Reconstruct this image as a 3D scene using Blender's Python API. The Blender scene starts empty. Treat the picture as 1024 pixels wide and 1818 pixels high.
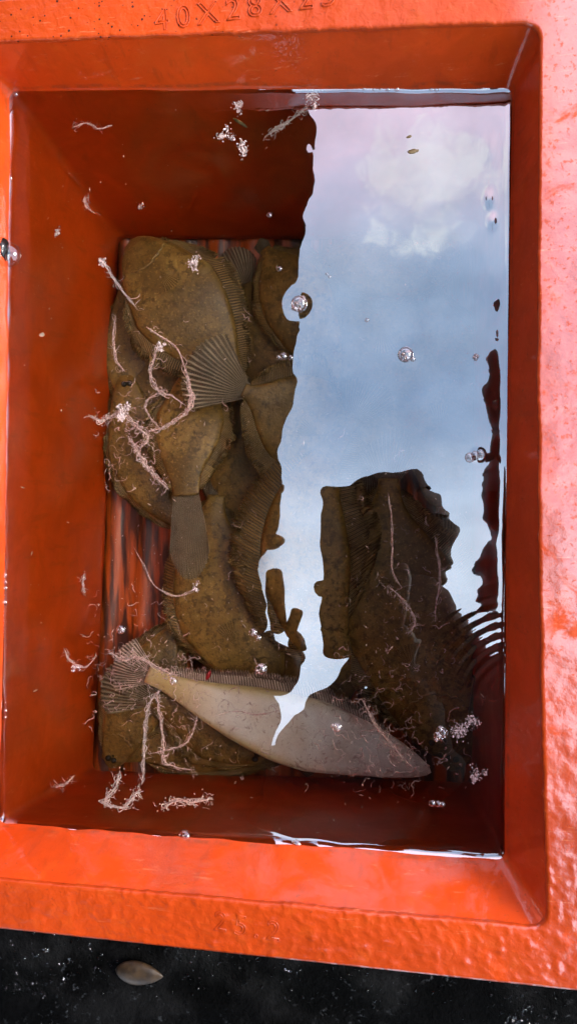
import bpy, math, random
import numpy as np
from mathutils import Vector, Matrix, Quaternion, noise
random.seed(7)
R = math.radians
S = bpy.context.scene
COL = S.collection

# ------------------------------------------------------------------ camera
H = 0.36            # lens above the water; the world origin is the water right under the lens
F = 1350.0          # focal length in photograph pixels (photograph 1024 x 1818)
NAD = (690.0, 880.0)
nv = Vector(((NAD[0]-512)/F, -(NAD[1]-909)/F, -1)).normalized()
CQ = Quaternion((0, 0, 1), R(-0.4)) @ nv.rotation_difference(Vector((0, 0, -1)))
cam = bpy.data.cameras.new("camera")
cam.sensor_fit = 'HORIZONTAL'; cam.sensor_width = 36; cam.lens = 36*F/1024
cam.clip_start = 0.002; cam.clip_end = 2000
camo = bpy.data.objects.new("camera", cam); COL.objects.link(camo)
camo.rotation_mode = 'QUATERNION'; camo.rotation_quaternion = CQ; camo.location = (0, 0, H)
S.camera = camo

# ------------------------------------------------------------------ world, sun, exposure
SUN_EL, SUN_AZ = 36.0, 9.0     # azimuth measured from +x towards +y
w = bpy.data.worlds.new("World"); S.world = w; w.use_nodes = True
nt = w.node_tree; nt.nodes.clear()
def N(nt, t, **k):
    n = nt.nodes.new(t)
    for a, b in k.items(): setattr(n, a, b)
    return n
def L(nt, a, b): nt.links.new(a, b)
out = N(nt, 'ShaderNodeOutputWorld'); bg = N(nt, 'ShaderNodeBackground'); bg.inputs['Strength'].default_value = 0.125
sky = N(nt, 'ShaderNodeTexSky', sky_type='NISHITA', sun_disc=False)
sky.sun_elevation = R(SUN_EL); sky.sun_rotation = R(90-SUN_AZ); sky.air_density = 1.2; sky.dust_density = 2.0
tc = N(nt, 'ShaderNodeTexCoord')
def cloud(scale, detail, lo, hi, off=(0, 0, 0), rough=.55):
    mp = N(nt, 'ShaderNodeMapping'); mp.inputs['Location'].default_value = off; mp.inputs['Scale'].default_value = (1, 1, 1.6)
    nz = N(nt, 'ShaderNodeTexNoise'); nz.inputs['Scale'].default_value = scale; nz.inputs['Detail'].default_value = detail; nz.inputs['Roughness'].default_value = rough
    nz.inputs['Distortion'].default_value = .3
    mr = N(nt, 'ShaderNodeMapRange', interpolation_type='SMOOTHSTEP'); mr.inputs['From Min'].default_value = lo; mr.inputs['From Max'].default_value = hi
    L(nt, tc.outputs['Generated'], mp.inputs['Vector']); L(nt, mp.outputs[0], nz.inputs['Vector']); L(nt, nz.outputs[0], mr.inputs['Value'])
    return mr.outputs[0]
def mixc(nt, fac, a, b, blend='MIX'):
    m = N(nt, 'ShaderNodeMix', data_type='RGBA', blend_type=blend)
    if isinstance(fac, (int, float)): m.inputs[0].default_value = fac
    else: L(nt, fac, m.inputs[0])
    for i, c in ((6, a), (7, b)):
        if isinstance(c, (tuple, list)): m.inputs[i].default_value = (*c, 1) if len(c) == 3 else c
        else: L(nt, c, m.inputs[i])
    return m.outputs[2]
def mth(nt, op, a, b=None, clamp=False):
    m = N(nt, 'ShaderNodeMath', operation=op); m.use_clamp = clamp
    for i, c in enumerate((a, b)):
        if c is None: continue
        if isinstance(c, (int, float)): m.inputs[i].default_value = c
        else: L(nt, c, m.inputs[i])
    return m.outputs[0]
SKYB = 1.0
veil = cloud(2.6, 8, .34, .70, (3.1, .4, 0))
sy = N(nt, 'ShaderNodeSeparateXYZ'); L(nt, tc.outputs['Generated'], sy.inputs[0])
def ramp(v, a, b, c, d):
    m = N(nt, 'ShaderNodeMapRange', interpolation_type='SMOOTHSTEP')
    for i, x in zip((1, 2, 3, 4), (a, b, c, d)): m.inputs[i].default_value = x
    L(nt, v, m.inputs[0]); return m.outputs[0]
north = ramp(sy.outputs[1], .24, .44, 0, 1); south = ramp(sy.outputs[1], .16, -.12, 0, 1)   # thicker cloud ahead and behind, a bluer gap between
v1 = mth(nt, 'ADD', mth(nt, 'MULTIPLY', veil, .40), mth(nt, 'MULTIPLY', mth(nt, 'MAXIMUM', north, south), .62))
v1 = mth(nt, 'ADD', v1, .04, True)
deck = mixc(nt, north, (18.5, 21.5, 26.0), (22.0, 18.2, 22.5))
blue = mixc(nt, .5, sky.outputs[0], (7.5, 13.0, 22.5))
c1 = mixc(nt, v1, blue, deck)
# one heaped cumulus, a patch of sky direction where noise-edged cloud is bright
gc = N(nt, 'ShaderNodeVectorMath', operation='DISTANCE'); L(nt, tc.outputs['Generated'], gc.inputs[0])
gc.inputs[1].default_value = Vector((.050, .395, 1)).normalized()
nz = N(nt, 'ShaderNodeTexNoise'); nz.inputs['Scale'].default_value = 22; nz.inputs['Detail'].default_value = 9; nz.inputs['Roughness'].default_value = .6
L(nt, tc.outputs['Generated'], nz.inputs['Vector'])
vb = N(nt, 'ShaderNodeTexVoronoi', feature='SMOOTH_F1'); vb.inputs['Scale'].default_value = 60; vb.inputs['Smoothness'].default_value = .3
L(nt, tc.outputs['Generated'], vb.inputs['Vector'])
dd = mth(nt, 'ADD', gc.outputs['Value'], mth(nt, 'MULTIPLY', mth(nt, 'SUBTRACT', nz.outputs[0], .5), -.11))
dd = mth(nt, 'ADD', dd, mth(nt, 'MULTIPLY', vb.outputs['Distance'], .035))
cm = N(nt, 'ShaderNodeMapRange', interpolation_type='SMOOTHSTEP'); cm.inputs['From Min'].default_value = .108; cm.inputs['From Max'].default_value = .070
L(nt, dd, cm.inputs['Value'])
c2 = mixc(nt, mth(nt, 'MULTIPLY', cm.outputs[0], ramp(nz.outputs[0], .32, .66, .08, .46)), c1, (24, 25, 25))
L(nt, c2, bg.inputs['Color']); L(nt, bg.outputs[0], out.inputs[0])

sl = bpy.data.lights.new("sun", 'SUN'); sl.energy = 5.0; sl.angle = R(22); sl.color = (1, .95, .88)
so = bpy.data.objects.new("sun", sl); COL.objects.link(so)
sd = Vector((math.cos(R(SUN_AZ))*math.cos(R(SUN_EL)), math.sin(R(SUN_AZ))*math.cos(R(SUN_EL)), math.sin(R(SUN_EL))))
so.rotation_mode = 'QUATERNION'; so.rotation_quaternion = sd.to_track_quat('Z', 'Y'); so.location = sd*5
S.view_settings.view_transform = 'Standard'; S.view_settings.look = 'None'
S.view_settings.exposure = 0.14; S.view_settings.gamma = 1.0
S.cycles.max_bounces = 12; S.cycles.transmission_bounces = 10; S.cycles.glossy_bounces = 6; S.cycles.diffuse_bounces = 4
S.cycles.transparent_max_bounces = 24
S.cycles.use_denoising = True
S.cycles.sample_clamp_indirect = 0.0

# ------------------------------------------------------------------ where things stand
def P(u, v, z=0.0):
    """World point at height z seen at photograph pixel (u, v); below the water the ray bends."""
    d = CQ @ Vector(((u-512)/F, -(v-909)/F, -1)); d.normalize()
    C = Vector((0, 0, H))
    if z >= 0: return C + d*((z-H)/d.z)
    p = C - d*(H/d.z); s = Vector((d.x, d.y))/1.333
    t = Vector((s.x, s.y, -math.sqrt(1-s.length_squared)))
    return p + t*(z/t.z)
def M(u, v, Z):
    """World point at height Z whose mirror image in the water lies at pixel (u, v)."""
    p = P(u, v, 0); k = 1+Z/H
    return Vector((p.x*k, p.y*k, Z))
HR = 0.034      # rim above water
DF = -0.138     # floor of the tub

# ------------------------------------------------------------------ helpers
def link(name, verts, faces, m, parent=None, smooth=True, uv=None):
    me = bpy.data.meshes.new(name)
    me.from_pydata([tuple(v) for v in verts], [], faces); me.update()
    if uv is not None:
        ul = me.uv_layers.new(name="UVMap")
        li = np.empty(len(me.loops), np.int32); me.loops.foreach_get('vertex_index', li)
        ul.data.foreach_set('uv', np.asarray(uv, np.float32)[li].ravel())
    if smooth: me.polygons.foreach_set('use_smooth', [True]*len(me.polygons))
    me.materials.append(m)
    o = bpy.data.objects.new(name, me); COL.objects.link(o)
    if parent: o.parent = parent; o.matrix_parent_inverse = parent.matrix_world.inverted() if parent.matrix_world else Matrix()
    return o
def thing(name, label, cat, loc=(0, 0, 0), group=None):
    o = bpy.data.objects.new(name, None); COL.objects.link(o); o.location = loc
    o.matrix_world = Matrix.Translation(loc)
    o.empty_display_size = .01
    o['label'] = label; o['category'] = cat
    if group: o['group'] = group
    return o
def tag(o, label, cat, group=None, kind=None):
    o['label'] = label; o['category'] = cat
    if group: o['group'] = group
    if kind: o['kind'] = kind
    return o
def grid_faces(nr, nc, wrap=False, off=0):
    f = []
    for i in range(nr-1):
        for j in range(nc if wrap else nc-1):
            a = off+i*nc+j; b = off+i*nc+(j+1) % nc
            f.append((a, b, b+nc, a+nc))
    return f
def fbm(v, o=4): return noise.fractal(v, 1.0, 2.0, o)

# ------------------------------------------------------------------ materials
def mat(name):
    m = bpy.data.materials.new(name); m.use_nodes = True; m.node_tree.nodes.clear()
    o = N(m.node_tree, 'ShaderNodeOutputMaterial'); return m, m.node_tree, o
def nnoise(nt, vec, scale, detail=4, rough=.55, dist=0):
    n = N(nt, 'ShaderNodeTexNoise'); n.inputs['Scale'].default_value = scale; n.inputs['Detail'].default_value = detail
    n.inputs['Roughness'].default_value = rough; n.inputs['Distortion'].default_value = dist
    of = N(nt, 'ShaderNodeVectorMath', operation='ADD'); of.inputs[1].default_value = (3.371, 5.113, 1.737)   # keeps the octaves from lining up at the origin
    L(nt, vec, of.inputs[0]); L(nt, of.outputs[0], n.inputs['Vector']); return n.outputs[0]
def mrange(nt, v, a, b, c=0, d=1):
    n = N(nt, 'ShaderNodeMapRange', interpolation_type='SMOOTHSTEP')
    for i, x in zip((1, 2, 3, 4), (a, b, c, d)): n.inputs[i].default_value = x
    L(nt, v, n.inputs[0]); return n.outputs[0]
def bump(nt, h, strength, dist, nrm=None):
    b = N(nt, 'ShaderNodeBump'); b.inputs['Strength'].default_value = strength; b.inputs['Distance'].default_value = dist
    L(nt, h, b.inputs['Height'])
    if nrm is not None: L(nt, nrm, b.inputs['Normal'])
    return b.outputs[0]
def geo(nt): return N(nt, 'ShaderNodeNewGeometry').outputs['Position']

def mat_plastic(name, film, base, dirt=0.0, lump=0.0, filmrough=.08, patches=(.35, .6), right=False, scum=False):
    m, nt, o = mat(name); g = geo(nt)
    big = nnoise(nt, g, 9, 4); fine = nnoise(nt, g, 900, 3); mid = nnoise(nt, g, 120, 5, .6)
    col = mixc(nt, mrange(nt, big, .3, .7), base, tuple(c*.72 for c in base))
    col = mixc(nt, mth(nt, 'MULTIPLY', mrange(nt, mid, .5, .75), .35), col, (base[0]*1.0, base[1]*1.6, base[2]*2.5))
    mp2 = N(nt, 'ShaderNodeMapping'); mp2.inputs['Rotation'].default_value = (.3, .2, .5); mp2.inputs['Scale'].default_value = (1, 14, 3); L(nt, g, mp2.inputs['Vector'])
    sc_ = mth(nt, 'MULTIPLY', mrange(nt, nnoise(nt, mp2.outputs[0], 60, 6, .7), .60, .70), mrange(nt, nnoise(nt, g, 14, 3), .45, .6))
    col = mixc(nt, mth(nt, 'MULTIPLY', sc_, .55), col, (.75, .26, .12))
    st_ = mth(nt, 'MULTIPLY', mrange(nt, nnoise(nt, g, 420, 4, .7), .62, .70), mrange(nt, nnoise(nt, g, 20, 3), .45, .6))
    col = mixc(nt, mth(nt, 'MULTIPLY', st_, .6), col, (.16, .03, .008))
    if dirt:
        vo = N(nt, 'ShaderNodeTexVoronoi'); vo.inputs['Scale'].default_value = 520; vo.inputs['Randomness'].default_value = 1; L(nt, g, vo.inputs['Vector'])
        wn = N(nt, 'ShaderNodeSeparateColor'); L(nt, vo.outputs['Color'], wn.inputs[0])
        pick = mth(nt, 'GREATER_THAN', wn.outputs[0], .45)
        sz = mth(nt, 'MULTIPLY', wn.outputs[1], .30)
        sp = mth(nt, 'MULTIPLY', mth(nt, 'LESS_THAN', vo.outputs['Distance'], sz), pick)
        # most specks lie on the top left rim
        sx = N(nt, 'ShaderNodeSeparateXYZ'); L(nt, g, sx.inputs[0])
        wr = mth(nt, 'MULTIPLY', mrange(nt, sx.outputs[0], .02, -.12), mrange(nt, sx.outputs[1], .0, .12))
        wr = mth(nt, 'ADD', wr, .06, True)
        sp = mth(nt, 'MULTIPLY', mth(nt, 'MULTIPLY', sp, wr), mth(nt, 'GREATER_THAN', nnoise(nt, g, 55, 2), .38))
        col = mixc(nt, mth(nt, 'MULTIPLY', sp, dirt), col, (.03, .008, .004))
    if scum:   # old waterline: a broken dirty line just above the water and faint runs below the rim
        sz = N(nt, 'ShaderNodeSeparateXYZ'); L(nt, g, sz.inputs[0])
        zz = mth(nt, 'ADD', sz.outputs[2], mth(nt, 'MULTIPLY', mth(nt, 'SUBTRACT', nnoise(nt, g, 40, 4), .5), .006))
        band = mth(nt, 'MULTIPLY', mrange(nt, zz, .0015, .0030), mrange(nt, zz, .0052, .0034))
        band = mth(nt, 'MULTIPLY', band, mrange(nt, nnoise(nt, g, 160, 5, .7), .40, .62))
        col = mixc(nt, mth(nt, 'MULTIPLY', band, .55), col, (.20, .045, .014))
        mv = N(nt, 'ShaderNodeMapping'); mv.inputs['Scale'].default_value = (1, 1, .10); L(nt, g, mv.inputs['Vector'])
        run = mrange(nt, nnoise(nt, mv.outputs[0], 150, 5, .65), .56, .68)
        col = mixc(nt, mth(nt, 'MULTIPLY', run, .30), col, (.30, .035, .004))
    bs = N(nt, 'ShaderNodeBsdfPrincipled'); L(nt, col, bs.inputs['Base Color'])
    bs.inputs['Roughness'].default_value = .42; bs.inputs['Specular IOR Level'].default_value = .25
    nb = bump(nt, fine, .25, .0003)
    nb = bump(nt, mid, .25, .0008, nb)
    if lump:
        nb = bump(nt, nnoise(nt, g, 330, 3, .6), .4, .0006, nb)
        lm = nnoise(nt, g, 210, 2, .5, .4)
        nb = bump(nt, mrange(nt, lm, .42, .66), lump, .0009, nb)
    L(nt, nb, bs.inputs['Normal'])
    gl = N(nt, 'ShaderNodeBsdfGlossy'); gl.inputs['Roughness'].default_value = filmrough
    fb = bump(nt, nnoise(nt, g, 60, 4, .6), .3, .001)
    if lump: fb = bump(nt, nnoise(nt, g, 420, 3, .6), .3, .0004, bump(nt, mid, .12, .0006))
    L(nt, fb, gl.inputs['Normal'])
    pat = mrange(nt, nnoise(nt, g, 38, 6, .65, .6), *patches)
    if right:   # the water film stands mostly on the right and lower rim; pits and scratches break it
        sx = N(nt, 'ShaderNodeSeparateXYZ'); L(nt, g, sx.inputs[0])
        wz = mth(nt, 'MAXIMUM', mrange(nt, sx.outputs[0], .045, .075), mth(nt, 'MULTIPLY', mrange(nt, sx.outputs[1], -.175, -.20), mrange(nt, sx.outputs[0], -.12, -.02, 0, 1)))
        pat = mth(nt, 'MULTIPLY', pat, mth(nt, 'ADD', wz, .03, True))
        pat = mth(nt, 'MULTIPLY', pat, mrange(nt, nnoise(nt, g, 420, 4, .7, .3), .56, .64, 1, .25))
    fac = mth(nt, 'MULTIPLY', pat, film)
    fr = N(nt, 'ShaderNodeLayerWeight'); fr.inputs['Blend'].default_value = .35
    fac = mth(nt, 'ADD', fac, mth(nt, 'MULTIPLY', fr.outputs['Fresnel'], film*.25), True)
    mx = N(nt, 'ShaderNodeMixShader'); L(nt, fac, mx.inputs[0]); L(nt, bs.outputs[0], mx.inputs[1]); L(nt, gl.outputs[0], mx.inputs[2])
    L(nt, mx.outputs[0], o.inputs[0]); return m
ORANGE = (.52, .054, .004)
M_WALL = mat_plastic("orange_plastic_wall", .15, (.68, .066, .003), filmrough=.06, scum=True)
M_RIM = mat_plastic("orange_plastic_rim", .20, ORANGE, dirt=.95, lump=.16, filmrough=.20, patches=(.33, .45), right=True)

def mat_water():
    m, nt, o = mat("water"); g = geo(nt)
    rf = N(nt, 'ShaderNodeBsdfRefraction'); rf.inputs['IOR'].default_value = 1.333; rf.inputs['Roughness'].default_value = 0
    rf.inputs['Color'].default_value = (.98, .97, .93, 1)
    gl = N(nt, 'ShaderNodeBsdfGlossy'); gl.inputs['Roughness'].default_value = 0.0
    fr = N(nt, 'ShaderNodeFresnel'); fr.inputs['IOR'].default_value = 1.333
    # an oily film of fish slime makes the sheet mirror more than clean water
    film = mrange(nt, nnoise(nt, g, 30, 5), .3, .7, .29, .345)
    sx = N(nt, 'ShaderNodeSeparateXYZ'); L(nt, g, sx.inputs[0])   # the film thins out to clean water towards the left wall
    edge = mth(nt, 'ADD', sx.outputs[0], mth(nt, 'MULTIPLY', nnoise(nt, g, 25, 4), .04))
    film = mth(nt, 'MULTIPLY', film, mrange(nt, edge, -.070, -.030, .08, 1))
    scum = mrange(nt, sx.outputs[2], .0004, .0010, 0, .45)      # scum gathers where the water climbs the wall
    fac = mth(nt, 'MAXIMUM', fr.outputs[0], mth(nt, 'MAXIMUM', film, scum))
    mx = N(nt, 'ShaderNodeMixShader'); L(nt, fac, mx.inputs[0]); L(nt, rf.outputs[0], mx.inputs[1]); L(nt, gl.outputs[0], mx.inputs[2])
    L(nt, mx.outputs[0], o.inputs[0])
    pv = N(nt, 'ShaderNodeVolumePrincipled'); pv.inputs['Density'].default_value = 1.4; pv.inputs['Color'].default_value = (1.0, .80, .50, 1)
    pv.inputs['Anisotropy'].default_value = .55; L(nt, pv.outputs[0], o.inputs['Volume']); return m
M_WATER = mat_water()

def mat_fish(name, c1, c2, c3, scale=120):
    m, nt, o = mat(name); g = geo(nt)
    oi = N(nt, 'ShaderNodeObjectInfo'); of = N(nt, 'ShaderNodeVectorMath', operation='ADD'); L(nt, g, of.inputs[0])
    cx_ = N(nt, 'ShaderNodeCombineXYZ'); L(nt, mth(nt, 'MULTIPLY', oi.outputs['Random'], 7.0), cx_.inputs[2]); L(nt, cx_.outputs[0], of.inputs[1]); g = of.outputs[0]
    a = nnoise(nt, g, 45, 5, .6); b = nnoise(nt, g, scale*2.2, 5, .7); s = nnoise(nt, g, 700, 2)
    col = mixc(nt, mrange(nt, a, .35, .65), c1, c2)
    col = mixc(nt, mrange(nt, b, .46, .64), col, c3)
    col = mixc(nt, mrange(nt, nnoise(nt, g, 22, 3), .5, .68, 0, .6), col, c3)
    col = mixc(nt, mth(nt, 'MULTIPLY', mrange(nt, s, .55, .75), .35), col, tuple(min(1, x*2.2) for x in c2))
    col = mixc(nt, oi.outputs['Random'], col, mixc(nt, .35, col, (.08, .05, .015)))
    col = mixc(nt, mrange(nt, nnoise(nt, g, 85, 2), .66, .72, 0, .55), col, (.30, .20, .07))
    bs = N(nt, 'ShaderNodeBsdfPrincipled'); L(nt, col, bs.inputs['Base Color']); bs.inputs['Roughness'].default_value = .45
    vo = N(nt, 'ShaderNodeTexVoronoi'); vo.inputs['Scale'].default_value = 750; L(nt, g, vo.inputs['Vector'])
    nb = bump(nt, vo.outputs['Distance'], .35, .0004); nb = bump(nt, b, .4, .0008, nb); L(nt, nb, bs.inputs['Normal'])
    L(nt, bs.outputs[0], o.inputs[0]); return m
def mat_fin(name, c1, c2, clear=.25):
    m, nt, o = mat(name); g = geo(nt)
    uv = N(nt, 'ShaderNodeTexCoord').outputs['UV']; sx = N(nt, 'ShaderNodeSeparateXYZ'); L(nt, uv, sx.inputs[0])
    st = mth(nt, 'SINE', mth(nt, 'ADD', mth(nt, 'MULTIPLY', sx.outputs[0], math.tau), mth(nt, 'MULTIPLY', nnoise(nt, g, 90, 2), 5.0))); st = mrange(nt, st, -.3, .95)
    st = mth(nt, 'MULTIPLY', st, mrange(nt, nnoise(nt, g, 160, 3), .25, .6, .5, 1))
    col = mixc(nt, st, c1, c2)
    col = mixc(nt, mrange(nt, nnoise(nt, g, 70, 4), .45, .7, 0, .6), col, tuple(x*.5 for x in c1))
    col = mixc(nt, mrange(nt, sx.outputs[1], .93, 1.0, 0, .8), col, c2)
    bs = N(nt, 'ShaderNodeBsdfPrincipled'); L(nt, col, bs.inputs['Base Color']); bs.inputs['Roughness'].default_value = .5
    tr = N(nt, 'ShaderNodeBsdfTransparent')
    mx = N(nt, 'ShaderNodeMixShader'); fac = mth(nt, 'MULTIPLY', mth(nt, 'SUBTRACT', 1.0, st), clear); L(nt, fac, mx.inputs[0])
    L(nt, bs.outputs[0], mx.inputs[1]); L(nt, tr.outputs[0], mx.inputs[2])
    L(nt, mx.outputs[0], o.inputs[0]); return m
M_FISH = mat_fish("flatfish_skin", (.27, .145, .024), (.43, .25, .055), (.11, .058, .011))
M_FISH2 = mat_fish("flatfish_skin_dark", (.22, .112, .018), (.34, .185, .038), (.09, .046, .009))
M_FIN = mat_fin("flatfish_fin", (.17, .095, .022), (.36, .22, .06), .45)
M_TAIL = mat_fin("flatfish_tail_fin", (.17, .115, .055), (.28, .20, .105), .5)

def mat_simple(name, col, rough=.5, alpha=0, c2=None, sc=200, bmp=0, spec=.5):
    m, nt, o = mat(name); g = geo(nt)
    if name in ("dark_cloth", "tanned_skin", "dark_hair", "phone_case_black"): spec = .04
    bs = N(nt, 'ShaderNodeBsdfPrincipled'); bs.inputs['Roughness'].default_value = rough; bs.inputs['Specular IOR Level'].default_value = spec
    n = nnoise(nt, g, sc, 4)
    L(nt, mixc(nt, mrange(nt, n, .3, .7), col, c2 or tuple(x*.6 for x in col)), bs.inputs['Base Color'])
    if bmp: L(nt, bump(nt, n, .6, bmp), bs.inputs['Normal'])
    if alpha:
        tr = N(nt, 'ShaderNodeBsdfTransparent'); mx = N(nt, 'ShaderNodeMixShader')
        L(nt, mrange(nt, nnoise(nt, g, sc*1.7, 4, .7), .35, .7, max(0, alpha-.25), min(1, alpha+.25)), mx.inputs[0])
        L(nt, bs.outputs[0], mx.inputs[1]); L(nt, tr.outputs[0], mx.inputs[2]); L(nt, mx.outputs[0], o.inputs[0])
    else: L(nt, bs.outputs[0], o.inputs[0])
    return m
def mat_belly():
    m, nt, o = mat("flatfish_white_belly"); g = geo(nt)
    uv = N(nt, 'ShaderNodeTexCoord').outputs['UV']; sx = N(nt, 'ShaderNodeSeparateXYZ'); L(nt, uv, sx.inputs[0])
    col = mixc(nt, mrange(nt, nnoise(nt, g, 60, 5), .35, .7), (.98, .93, .80), (.86, .74, .58))
    edge = mth(nt, 'ABSOLUTE', mth(nt, 'SUBTRACT', mth(nt, 'MULTIPLY', sx.outputs[1], 2), 1.0))
    yl = mth(nt, 'MAXIMUM', mth(nt, 'MULTIPLY', mrange(nt, edge, .55, .95), mrange(nt, sx.outputs[0], .25, .6)), mrange(nt, sx.outputs[0], .68, .92))
    col = mixc(nt, mth(nt, 'MULTIPLY', yl, .8), col, (.62, .44, .10))
    col = mixc(nt, mrange(nt, nnoise(nt, g, 38, 6, .7), .52, .70, 0, .35), col, (.66, .46, .32))
    ve = mrange(nt, nnoise(nt, g, 150, 7, .75, 2.2), .54, .62)
    col = mixc(nt, mth(nt, 'MULTIPLY', ve, .6), col, (.30, .13, .09))
    bs = N(nt, 'ShaderNodeBsdfPrincipled'); L(nt, col, bs.inputs['Base Color']); bs.inputs['Roughness'].default_value = .35
    L(nt, bump(nt, nnoise(nt, g, 500, 3), .3, .0004), bs.inputs['Normal'])
    L(nt, bs.outputs[0], o.inputs[0]); return m
M_BELLY = mat_belly()
M_BELLYFIN = mat_fin("flatfish_pale_fin", (.22, .14, .09), (.62, .48, .36), .35)
M_SLIME = mat_simple("pink_slime", (1.0, .74, .66), .55, .40, (.85, .50, .42), 500, .0006)
M_FOAM = mat_simple("pale_foam", (.90, .74, .69), .4, .25, (.72, .50, .45), 500, .0006)
M_EYE = mat_simple("fish_eye_black", (.02, .015, .01), .15)
M_RED = mat_simple("dark_red_fleck", (.35, .01, .01), .3)
M_CLOTH = mat_simple("dark_cloth", (.006, .006, .007), .95, 0, None, 40, .004)
M_SKIN = mat_simple("tanned_skin", (.035, .018, .012), .55, 0, None, 60)
M_HAIR = mat_simple("dark_hair", (.015, .011, .008), .6, 0, None, 60, .004)
M_PHONE = mat_simple("phone_case_black", (.012, .012, .013), .4)
M_TARP = mat_simple("dark_tarpaulin", (.030, .028, .026), .8, 0, (.02, .019, .018), 6, .01)
M_STEEL = mat_simple("weathered_dark_paint", (.06, .022, .018), .6, 0, (.035, .02, .018), 30, .004)
M_SHELL = mat_simple("brown_shell", (.055, .032, .013), .5, 0, (.02, .011, .005), 160, .0008)
M_DARKWET = mat_simple("dark_wet_stone", (.012, .010, .009), .12, 0, None, 300, .0008)
M_DEBRIS = mat_simple("pale_speck", (.75, .55, .42), .5)
M_BROWN = mat_simple("brown_scrap", (.20, .13, .05), .5, 0, None, 400)

def mat_ground():
    m, nt, o = mat("black_wet_ground"); g = geo(nt)
    bs = N(nt, 'ShaderNodeBsdfPrincipled')
    a = nnoise(nt, g, 25, 6, .6); b = nnoise(nt, g, 260, 5, .65)
    col = mixc(nt, mrange(nt, a, .4, .7), (.0015, .0015, .0015), (.010, .010, .010))
    L(nt, col, bs.inputs['Base Color']); wet = mth(nt, 'MULTIPLY', mrange(nt, nnoise(nt, g, 170, 5, .7), .56, .66), mrange(nt, nnoise(nt, g, 16, 3), .42, .6)); L(nt, mrange(nt, wet, 0, 1, .7, .12), bs.inputs['Roughness']); L(nt, mrange(nt, wet, 0, 1, .02, .45), bs.inputs['Specular IOR Level'])
    nb = bump(nt, b, 1.0, .003); nb = bump(nt, a, .6, .006, nb); L(nt, nb, bs.inputs['Normal'])
    L(nt, bs.outputs[0], o.inputs[0]); return m
M_GROUND = mat_ground()
def mat_bubble():
    m, nt, o = mat("bubble_film")
    gl = N(nt, 'ShaderNodeBsdfGlossy'); gl.inputs['Roughness'].default_value = .03
    tr = N(nt, 'ShaderNodeBsdfTransparent'); tr.inputs['Color'].default_value = (.95, .93, .92, 1)
    lw = N(nt, 'ShaderNodeLayerWeight'); lw.inputs['Blend'].default_value = .45
    mx = N(nt, 'ShaderNodeMixShader'); L(nt, mrange(nt, lw.outputs['Facing'], .1, .9, .16, .85), mx.inputs[0])
    L(nt, tr.outputs[0], mx.inputs[1]); L(nt, gl.outputs[0], mx.inputs[2]); L(nt, mx.outputs[0], o.inputs[0]); return m
M_BUBBLE = mat_bubble()
def mat_bead():
    m, nt, o = mat("water_bead")
    bs = N(nt, 'ShaderNodeBsdfPrincipled'); bs.inputs['Base Color'].default_value = (.9, .9, .9, 1); bs.inputs['Roughness'].default_value = .03
    bs.inputs['Transmission Weight'].default_value = 1; bs.inputs['IOR'].default_value = 1.333
    L(nt, bs.outputs[0], o.inputs[0]); return m
M_BEAD = mat_bead()

# ------------------------------------------------------------------ ground
GZ = -0.152
def ground():
    vs = []; n = 420
    xs = np.sinh(np.linspace(-5.2, 5.2, n)); xs = xs/xs.max()*30
    for y in xs:
        for x in xs:
            d = max(abs(x), abs(y)); a = .005*fbm(Vector((x*14, y*14, 0))) + .0022*fbm(Vector((x*60, y*60, 3)))
            inside = max(0, min(1, (d-.26)/.06))
            vs.append((x-.02, y, GZ + (a-.002)*(.2+.8*inside)))
    o = link("ground", vs, grid_faces(n, n), M_GROUND); o['kind'] = 'structure'
ground()

# ------------------------------------------------------------------ the tub
def ring(cs, z, rad, nside=(220, 330), ncor=10, bow=0.0):
    """cs: four corners TL, TR, BR, BL -> closed ring of points, corners rounded."""
    pts = []; cs = [Vector((c[0], c[1])) for c in cs]
    for i in range(4):
        a, b, c = cs[i-1], cs[i], cs[(i+1) % 4]
        da = (a-b).normalized()*rad; dc = (c-b).normalized()*rad
        for k in range(ncor):
            t = (k+.5)/ncor
            pts.append((b+da)*(1-t)**2 + b*2*t*(1-t) + (b+dc)*t*t)
        n = nside[i % 2]; s = b+dc; e = c+(b-c).normalized()*rad
        nor = Vector((-(e-s).y, (e-s).x)).normalized()*-1
        for k in range(n):
            t = (k+.5)/n; q = s.lerp(e, t)
            if bow and i % 2 == 1: q = q + nor*bow*math.sin(math.pi*t)
            pts.append(q)
    return [Vector((p.x, p.y, z)) for p in pts]
def xy(p): return (p.x, p.y)
def px4(l, z): return [xy(P(u, v, z)) for u, v in l]
c_out = px4([(-110, 16), (1075, -78), (1095, 1759), (-115, 1629)], HR)
c_rim = px4([(-72, 73), (958, 36), (971, 1650), (-80, 1556)], HR)
c_wat = px4([(20, 162), (909, 157), (895, 1524), (1, 1458)], 0)
c_flo = px4([(213, 424), (838, 428), (834, 1388), (166, 1367)], DF)
def lerp4(a, b, t): return [tuple(Vector(p).lerp(Vector(q), t)) for p, q in zip(a, b)]
def off4(cs, d):
    c = sum((Vector(p) for p in cs), Vector((0, 0)))/4
    return [tuple(Vector(p)+Vector((math.copysign(d, (Vector(p)-c).x), math.copysign(d, (Vector(p)-c).y)))) for p in cs]
NR = None
def loft(name, rings, m, parent, cap=None):
    n = len(rings[0]); vs = [p for r in rings for p in r]
    f = [tuple(reversed(q)) for q in grid_faces(len(rings), n, True)]
    return link(name, vs, f, m, parent)
crate = thing("plastic_tub", "rectangular orange plastic tub half filled with water and flatfish, standing on wet black ground", "tub")
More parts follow.
